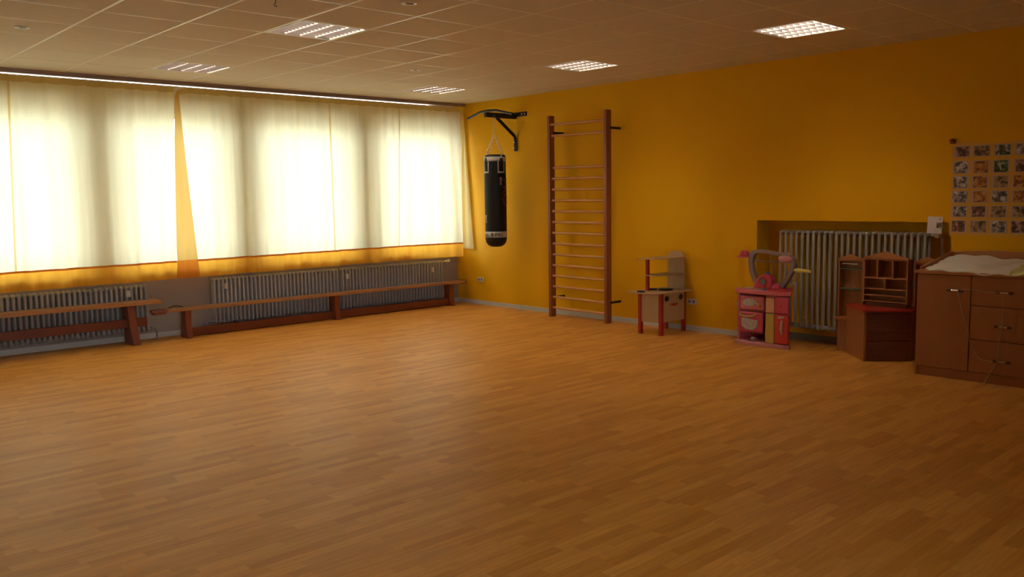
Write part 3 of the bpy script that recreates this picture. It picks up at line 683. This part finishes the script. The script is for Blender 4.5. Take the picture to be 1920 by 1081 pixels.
MB().box((-.413, -5.560, .360), (-.384, -5.462, .510)).build('control_panel', mat('peach_sticker_panel', (.62, .30, .14), .45, var=.3, scale=30), pk, bevel=.006)
o = MB().box((-.420, -5.722, .050), (-.386, -5.568, .350)); fd = o.build('fridge_door', TOYRED, pk, bevel=.012)
MB().tube([(-.420, -5.655, .29), (-.436, -5.66, .27), (-.438, -5.655, .20), (-.420, -5.655, .15)], [.008, .010, .013, .009], 8).build('handle', CREAM, fd, smooth=True)
MB().prism([(-5.61, .31), (-5.67, .315), (-5.68, .335), (-5.61, .332)], -.424, -.419, 'yz').build('sticker', STICK, fd)
o = MB().box((-.420, -5.722, .358), (-.386, -5.568, .53)); fd = o.build('upper_fridge_door', HOTPINK, pk, bevel=.012)
MB().lathe([(.014, -.008), (.016, -.002), (.016, 0)], (-.42, -5.63, .43), 14, axis='x').build('dial', TOYRED, fd, smooth=True)
# worktop
MB().prism(rnd_front(-5.745, -5.095, -.40, BXK, .045), .535, .585, 'xy').build('worktop', PINK, pk, bevel=.012, seg=3)
o = MB().prism([(-.17, -5.50), (-.17, -5.60), (-.395, -5.735), (-.435, -5.65), (-.440, -5.50)], .580, .600, 'xy').build('sink', TOYRED, pk, bevel=.008)
MB().lathe([(.060, .600), (.062, .603), (.052, .604), (.046, .590), (.02, .587)], (-.30, -5.645, 0), 24).build('basin', HOTPINK, o, smooth=True)
MB().lathe([(.05, .585), (.052, .590), (.04, .592)], (-.33, -5.22, 0), 24).build('hob', CREAM, pk, smooth=True)
MB().lathe([(.045, .585), (.047, .590), (.035, .592)], (-.35, -5.34, 0), 24).build('hob', CREAM, pk, smooth=True)
MB().ball((-.41, -5.44, .592), (.02, .035, .010)).build('knob', BLUE, pk, smooth=True)
# arched frame (heart / shield outline) standing on the worktop
out = [(-5.30, .585), (-5.235, .66), (-5.195, .76), (-5.180, .87), (-5.195, .945), (-5.235, .982), (-5.31, .990), (-5.40, .978), (-5.49, .966), (-5.58, .965), (-5.655, .945), (-5.705, .905), (-5.715, .85), (-5.69, .77), (-5.64, .68), (-5.57, .585)]
cx_, cz_ = -5.445, .80
inn = [(cx_ + (y - cx_) * .80 + 0, cz_ + (z - cz_) * .80) for y, z in out]
inn[0] = (-5.345, .585); inn[-1] = (-5.525, .585)
q = MB()
for xf, flip in ((-.30, 0), (-.24, 1)):
    vs = [(xf, y, z) for y, z in out] + [(xf, y, z) for y, z in inn]; n = len(out)
    q.add(vs, [(i, i + 1, n + i + 1, n + i) for i in range(n - 1)])
for ring in (out, inn):
    n = len(ring); q.add([(-.30, y, z) for y, z in ring] + [(-.24, y, z) for y, z in ring], [(i, i + 1, n + i + 1, n + i) for i in range(n - 1)])
fr = q.build('arched_frame', MAUVE, pk, bevel=.006)
q = MB().tube([(-.27, -5.225, .870), (-.27, -5.665, .862)], .006, 8).tube([(-.27, -5.44, .965), (-.27, -5.44, .72)], .006, 8).tube([(-.27, -5.235, .885), (-.27, -5.30, .885)], .005, 8); q.build('crossbar', MAUVE, fr, smooth=True)
q = MB().grid(lambda u, v: (-.29 + .10 * (v - .5) * 1.0, -5.10 - .14 * u, .905), 1, 1)
q = MB().lathe([(.002, .975), (.03, .970), (.045, .945), (.050, .918), (.085, .908), (.088, .902), (.01, .900)], (-.28, -5.130, 0), 24); q.build('hood', HOTPINK, pk, smooth=True)
MB().tube([(-.27, -5.14, .915), (-.27, -5.20, .92)], .012, 10).build('hood_arm', HOTPINK, pk, smooth=True)
MB().lathe([(.028, -.33), (.030, -.322), (.030, -.305)], (0, 0, 0), 4)
q = MB(); q.ball((-.318, -5.618, .905), (.014, .080, .034), 24); q.build('oval_sign', PALEPINK, pk, smooth=True)
# yellow faucet-like arm on the right
q = MB().tube([(-.27, -5.64, .800), (-.27, -5.69, .796), (-.27, -5.73, .790), (-.27, -5.80, .790), (-.27, -5.87, .784)], [.012, .008, .026, .016, .014], 12); q.build('side_tap', PALEYEL, pk, smooth=True)
MB().tube([(-.27, -5.70, .770), (-.27, -5.70, .80)], .008, 8).build('tap_bracket', MAUVE, pk, smooth=True)
# washing-machine-like ring and small dome on the worktop
q = MB(); q.prism([(-5.29, .585), (-5.30, .64), (-5.335, .70), (-5.38, .735), (-5.43, .745), (-5.48, .73), (-5.505, .69), (-5.50, .63), (-5.48, .585)], -.37, -.30, 'yz'); dm = q.build('toy_washer', HOTPINK, pk, bevel=.014, seg=3)
MB().tube([(-.374, -5.402 + .040 * math.cos(t), .665 + .046 * math.sin(t)) for t in [2 * PI * j / 20 for j in range(20)]], .010, 8, closed=True).build('door_ring', TOYRED, dm, smooth=True)
MB().ball((-.371, -5.402, .665), (.008, .034, .040), 20).build('door_glass', BLUE, dm, smooth=True)
MB().ball((-.33, -5.43, .755), (.018, .026, .014)).build('button', BLUE, dm, smooth=True)
MB().ball((-.33, -5.53, .60), (.04, .050, .055), 18).build('toy_dome', HOTPINK, pk, smooth=True)
MB().tube([(-.22, -5.63, .59), (-.22, -5.64, .635), (-.23, -5.68, .655), (-.24, -5.715, .648)], [.013, .013, .016, .022], 10).build('tap', CREAM, pk, smooth=True)
for z in (.390, .120): MB().box((-.36, -5.135, z), (-.28, -5.065, z + .035)).build('side_hook', TOYYEL, pk, bevel=.008)
MB().ball((-.33, -5.28, .062), (.03, .03, .018)).build('knob', PLASTICW, pk, smooth=True)

# ---------------------------------------------------------------- wooden corner play shop
cu_ = thing('play_corner_unit', (-.2, -6.5, 0), 'orange wood corner play unit with gabled shelves and a red worktop', 'toy shelf unit')
base = [(-.145, -6.19), (-.474, -6.52), (-.185, -6.83), (-.02, -6.83), (-.02, -6.19)]
MB().prism(base, 0, .462, 'xy').build('lower_cabinet', PINEV, cu_, bevel=.004)
# dark slatted front on the right-hand face
A = Vector((-.474, -6.52, 0)); B = Vector((-.185, -6.83, 0)); d = (B - A).normalized(); nn = Vector((-d.y, d.x, 0)); nn = nn if nn.dot(Vector((-1, -1, 0))) > 0 else -nn
q = MB()
for i in range(5):
    z0 = .02 + i * .088; p0 = A + d * .02 + nn * .001; p1 = B - d * .01 + nn * .001; tkn = nn * .012
    vs = [p0, p1, p1 + tkn, p0 + tkn]; q.add([(v.x, v.y, z0) for v in vs] + [(v.x, v.y, z0 + .080) for v in vs], [(0, 1, 2, 3), (7, 6, 5, 4), (0, 4, 5, 1), (1, 5, 6, 2), (2, 6, 7, 3), (3, 7, 4, 0)])
q.build('slatted_front', DARKWOOD, cu_, bevel=.003)['label'] = 'dark slatted front panel'
q = MB().prism([(-.150, -6.175), (-.500, -6.52), (-.195, -6.85), (-.015, -6.85), (-.015, -6.175)], .462, .482, 'xy'); q.build('worktop', REDTOP, cu_, bevel=.004)['label'] = 'red worktop'
def hutch(y0, y1, x0, x1, z0, z1, gable, cols_rows, m_shelf, name):
    """open shelf tower between y1 (left) and y0 (right), front at x0"""
    q = MB(); tt = .014
    q.box((x0, y1 - tt, z0), (x1, y1, z1)).box((x0, y0, z0), (x1, y0 + tt, z1)).box((x1 - .006, y0 + tt, z0), (x1, y1 - tt, z1)).box((x0, y0 + tt, z1 - tt), (x1, y1 - tt, z1))
    h = q.build(name, PINEV, cu_, bevel=.002)
    w_ = y1 - y0; n = 14; poly = [(y0 - .008, z1)] + [(y0 - .008, z1 + .008)] + [(y0 + w_ * i / n, z1 + .014 + gable * (1 - abs(2 * i / n - 1)) ** 1.15) for i in range(n + 1)] + [(y1 + .008, z1 + .008), (y1 + .008, z1)]
    MB().prism(poly, x0 - .008, x0 + .006, 'yz').build('gable', PINE, h, bevel=.002)
    for (z, dividers) in cols_rows:
        MB().box((x0 - .003, y0 + tt, z), (x1 - .006, y1 - tt, z + .010)).build('shelf', m_shelf, h, bevel=.001)
        for (yd, za, zb) in dividers: MB().box((x0, yd - .006, za), (x1 - .007, yd + .006, zb)).build('divider', PINEV, h)
    return h
hc = hutch(-6.785, -6.365, -.19, -.075, .520, .935, .062, [(.585, []), (.645, [(-6.575, .655, .745)]), (.748, [(-6.50, .758, .921), (-6.645, .758, .921)]), (.530, [])], PINE, 'centre_shelves')
MB().box((-.15, -6.76, .482), (-.09, -6.38, .520)).build('plinth', DARKWOOD, cu_)
hl = hutch(-6.335, -6.085, -.125, -.045, .345, .905, .050, [(.62, []), (.815, [])], GREEN, 'left_shelves')
MB().box((-.165, -6.20, .325), (-.04, -6.075, .345)).build('side_ledge', PINE, cu_)
MB().box((-.10, -6.175, 0), (-.04, -6.075, .325)).build('side_post', PINEV, cu_, bevel=.003)
MB().tube([(-.135, -6.13, .868), (-.139, -6.16, .873), (-.139, -6.25, .868), (-.135, -6.28, .872)], .004, 6).build('rail', PLASTICW, hl, smooth=True)
hr = hutch(-7.055, -6.815, -.125, -.045, .495, .905, .050, [(.62, []), (.815, [])], GREEN, 'right_shelves')

# ---------------------------------------------------------------- changing dresser
dr = thing('changing_dresser', (-.37, -7.6, 0), 'wide cherry wood changing dresser with one door and three drawers', 'dresser')
X0 = -.71; Y1 = -7.085; Y0 = -8.03
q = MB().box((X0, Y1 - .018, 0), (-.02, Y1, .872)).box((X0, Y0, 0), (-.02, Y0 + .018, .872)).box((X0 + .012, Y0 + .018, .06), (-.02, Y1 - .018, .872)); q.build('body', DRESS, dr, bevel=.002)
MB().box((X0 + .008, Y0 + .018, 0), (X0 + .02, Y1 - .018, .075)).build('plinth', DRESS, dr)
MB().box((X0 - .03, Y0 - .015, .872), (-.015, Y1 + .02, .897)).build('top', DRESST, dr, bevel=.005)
def rod(par, yc, z, hw=.062, cy0=-.02, cy1=.03):
    h = MB().tube([(X0 - .046, yc + hw, z), (X0 - .046, yc - hw, z)], .0085, 12).tube([(X0 - .018, yc + hw * .6, z), (X0 - .046, yc + hw * .6, z)], .005, 8).tube([(X0 - .018, yc - hw * .6, z), (X0 - .046, yc - hw * .6, z)], .005, 8)
    ho = h.build('handle', CHROME, par, smooth=True)
    for s in (-1, 1): MB().tube([(X0 - .046, yc + s * hw, z), (X0 - .046, yc + s * (hw - .030), z)], .0105, 12).build('handle_end', REDP, ho, smooth=True)
do = MB().box((X0 - .018, -7.515, .085), (X0, Y1 - .006, .868)).build('door', DRESS, dr, bevel=.003)
rod(do, -7.405, .745)
for z0, z1, hz in ((.632, .868, .752), (.356, .626, .478), (.085, .350, .198)):
    d_ = MB().box((X0 - .018, Y0 + .01, z0), (X0, -7.522, z1)).build('drawer', DRESS, dr, bevel=.003); rod(d_, -7.775, hz)
# raised changing tray rim lying on the dresser
tr = thing('changing_tray', (-.36, -7.5, .897), 'raised wooden rimmed changing tray on top of the dresser', 'changing tray')
q = MB().prism([(-.62, .8985), (-.70, .905), (-.705, .925), (-.62, .935), (-.40, .965), (-.20, 1.0), (-.06, 1.02), (-.03, 1.02), (-.03, .897)], -7.095, -7.113, 'xz'); q.build('side_rim', DRESST, tr, bevel=.004)
n = 16; poly = [(-7.113, .897)] + [(-7.113 - .85 * i / n, 1.015 + .02 * math.sin(PI * i / n)) for i in range(n + 1)] + [(-7.963, .897)]
MB().prism(poly, -.018, -.034, 'yz').build('back_rim', DRESST, tr, bevel=.003)
MB().box((-.69, -7.963, .897), (-.034, -7.113, .905)).build('tray_board', DRESST, tr)
def tow(u, v, off=0):
    y = -7.125 - u * .83; x = -.045 - v * .70
    z = .925 + .055 * (1 - v) + .012 * math.sin(7 * u + 3 * v) * math.sin(5 * v + 1) + .007 * math.sin(23 * u + 4 * v) + .004 * math.sin(31 * v + 9 * u)
    e = max(0, v - .93) / .07; z -= .028 * e * e; ee = max(0, .05 - u) / .05; z -= .012 * ee * ee
    x += .05 * v * max(0, .25 - u) * 4 * v
    return (x, y, z + off)
q = MB().grid(lambda u, v: tow(u, v), 60, 50); o = q.build('towel', TOWEL, smooth=True); md = o.modifiers.new('thickness', 'SOLIDIFY'); md.thickness = .014; md.offset = -1
tag(o, 'white towel spread over the changing tray', 'towel')
def tow2(u, v):
    y = -7.80 - u * .16; p = tow((-7.125 - y) / .83, .58 + .43 * v); return (p[0] + (.02 * math.sin(6 * u)), y, p[2] + .007 + .004 * math.sin(17 * u + 9 * v))
q = MB().grid(tow2, 14, 20); o = q.build('cloth', TOWELY, smooth=True); md = o.modifiers.new('thickness', 'SOLIDIFY'); md.thickness = .006; md.offset = 1
tag(o, 'pale yellow cloth lying on the white towel at the right edge', 'cloth')
# cord hung between the handles
X1 = X0 - .058
def smooth_path(p, n=6):
    p = [Vector(a) for a in p]; out_ = []
    for i in range(len(p) - 1):
        p0 = p[max(i - 1, 0)]; p1 = p[i]; p2 = p[i + 1]; p3 = p[min(i + 2, len(p) - 1)]
        for j in range(n):
            t = j / n; out_.append(.5 * ((2 * p1) + (-p0 + p2) * t + (2 * p0 - 5 * p1 + 4 * p2 - p3) * t * t + (-p0 + 3 * p1 - 3 * p2 + p3) * t ** 3))
    return out_ + [p[-1]]
ct = thing('safety_cord', (X1, -7.6, 0), 'thin pale cord looped over the dresser handles and hanging to the floor', 'cord')
MB().tube(smooth_path([(X1, -7.45, .748), (X1 - .002, -7.50, .762), (X1 - .002, -7.60, .758), (X1, -7.69, .752), (X1, -7.74, .757)]), .0028, 6).build('strand', CORD, ct, smooth=True)
MB().tube(smooth_path([(X1, -7.43, .755), (X1, -7.445, .68), (X1 - .001, -7.475, .56), (X1 + .03, -7.505, .44), (X1 + .032, -7.525, .345), (X1 + .02, -7.57, .26), (X1 + .02, -7.62, .20), (X1, -7.72, .198)]), .0028, 6).build('strand', CORD, ct, smooth=True)
MB().tube(smooth_path([(X1, -7.765, .76), (X1, -7.775, .62), (X1, -7.772, .478), (X1, -7.755, .34), (X1, -7.745, .20), (X1, -7.70, .10), (X1 - .01, -7.67, .03), (X1 - .012, -7.675, .004), (X1 - .02, -7.75, .003), (X1 - .015, -7.87, .003)]), .0028, 6).build('strand', CORD, ct, smooth=True)

# ---------------------------------------------------------------- photo collage on the wall
sh = MB(); n = 20
for i in range(n):
    y0 = -7.060 - .70 * i / n; y1 = -7.060 - .70 * (i + 1) / n
    zt = lambda y: 2.005 - .035 * abs(math.sin((y + 7.06) * 4.6)) ; zb = 1.158
    sh.add([(-.003, y0, zb), (-.003, y1, zb), (-.003 - .002, y1, zt(y1)), (-.005, y0, zt(y0)), (-.001, y0, zb), (-.001, y1, zb), (-.001, y1, zt(y1)), (-.001, y0, zt(y0))], [(0, 1, 2, 3), (7, 6, 5, 4), (3, 2, 6, 7), (0, 4, 5, 1)])
bd = tag(sh.build('photo_board', SHEET), 'ochre paper sheet on the yellow wall carrying rows of snapshots', 'photo board')
MB().box((-.012, -7.09, 1.975), (-.004, -7.045, 2.012)).ball((-.014, -7.058, 2.005), (.010, .022, .016)).build('tape_bow', mat('red_brown_ribbon', (.22, .03, .015), .6), bd)['label'] = 'small dark red ribbon at the corner'
rowsz = [(1.955, 1.852), (1.822, 1.705), (1.690, 1.575), (1.560, 1.448), (1.428, 1.320), (1.300, 1.185)]
colsy = [(-7.076, -7.215), (-7.232, -7.378), (-7.398, -7.540), (-7.562, -7.700)]
RN = ['top row', 'second row', 'third row', 'fourth row', 'fifth row', 'bottom row']; CN = ['first', 'second', 'third', 'fourth']
pal = {
 'dark red': ((.03, .012, .012), (.20, .07, .05), (.42, .30, .28)), 'brown beige': ((.05, .025, .02), (.30, .17, .09), (.40, .27, .18)), 'dark green': ((.015, .025, .012), (.05, .06, .03), (.45, .42, .36)),
 'orange': ((.12, .03, .01), (.45, .15, .03), (.50, .28, .10)), 'grey white': ((.05, .04, .04), (.28, .22, .20), (.60, .55, .52)), 'green': ((.03, .025, .02), (.03, .16, .03), (.48, .40, .36))}
names = [['dark red', 'brown beige', 'dark green', 'grey white'], ['grey white', 'orange', 'green', 'dark red'], ['grey white', 'orange', 'brown beige', 'orange'], ['grey white', 'orange', 'grey white', 'orange'], ['grey white', 'dark red', 'brown beige', 'brown beige'], ['dark red', 'brown beige', 'grey white', 'dark red']]
prng = random.Random(3)
for r, (z1, z0) in enumerate(rowsz):
    for c, (ya, yb) in enumerate(colsy):
        if r == 5: ya, yb = ya + .0, yb + .004
        nm = names[r][c]; dx = prng.uniform(-.004, .004)
        t = thing('photograph', (-.006, (ya + yb) / 2 + dx, z0), 'mostly %s snapshot, %s from the left in the %s of the wall collage' % (nm, CN[c], RN[r]), 'photo', 'snapshots on the wall collage')
        MB().box((-.0065, yb + dx, z0), (-.0052, ya + dx, z1)).build('paper_border', PHPAPER, t)
        m_ = .009; l0 = .006 + prng.uniform(0, .014); l1 = .006 + prng.uniform(0, .014)
        MB().box((-.0072, yb + l1 + dx, z0 + m_), (-.0066, ya - l0 + dx, z1 - m_)).build('picture', photo_mat(r * 5 + c * 11, *pal[nm], 26), t)

# clean helper properties
for o in bpy.data.objects:
    if '_o' in o: del o['_o']
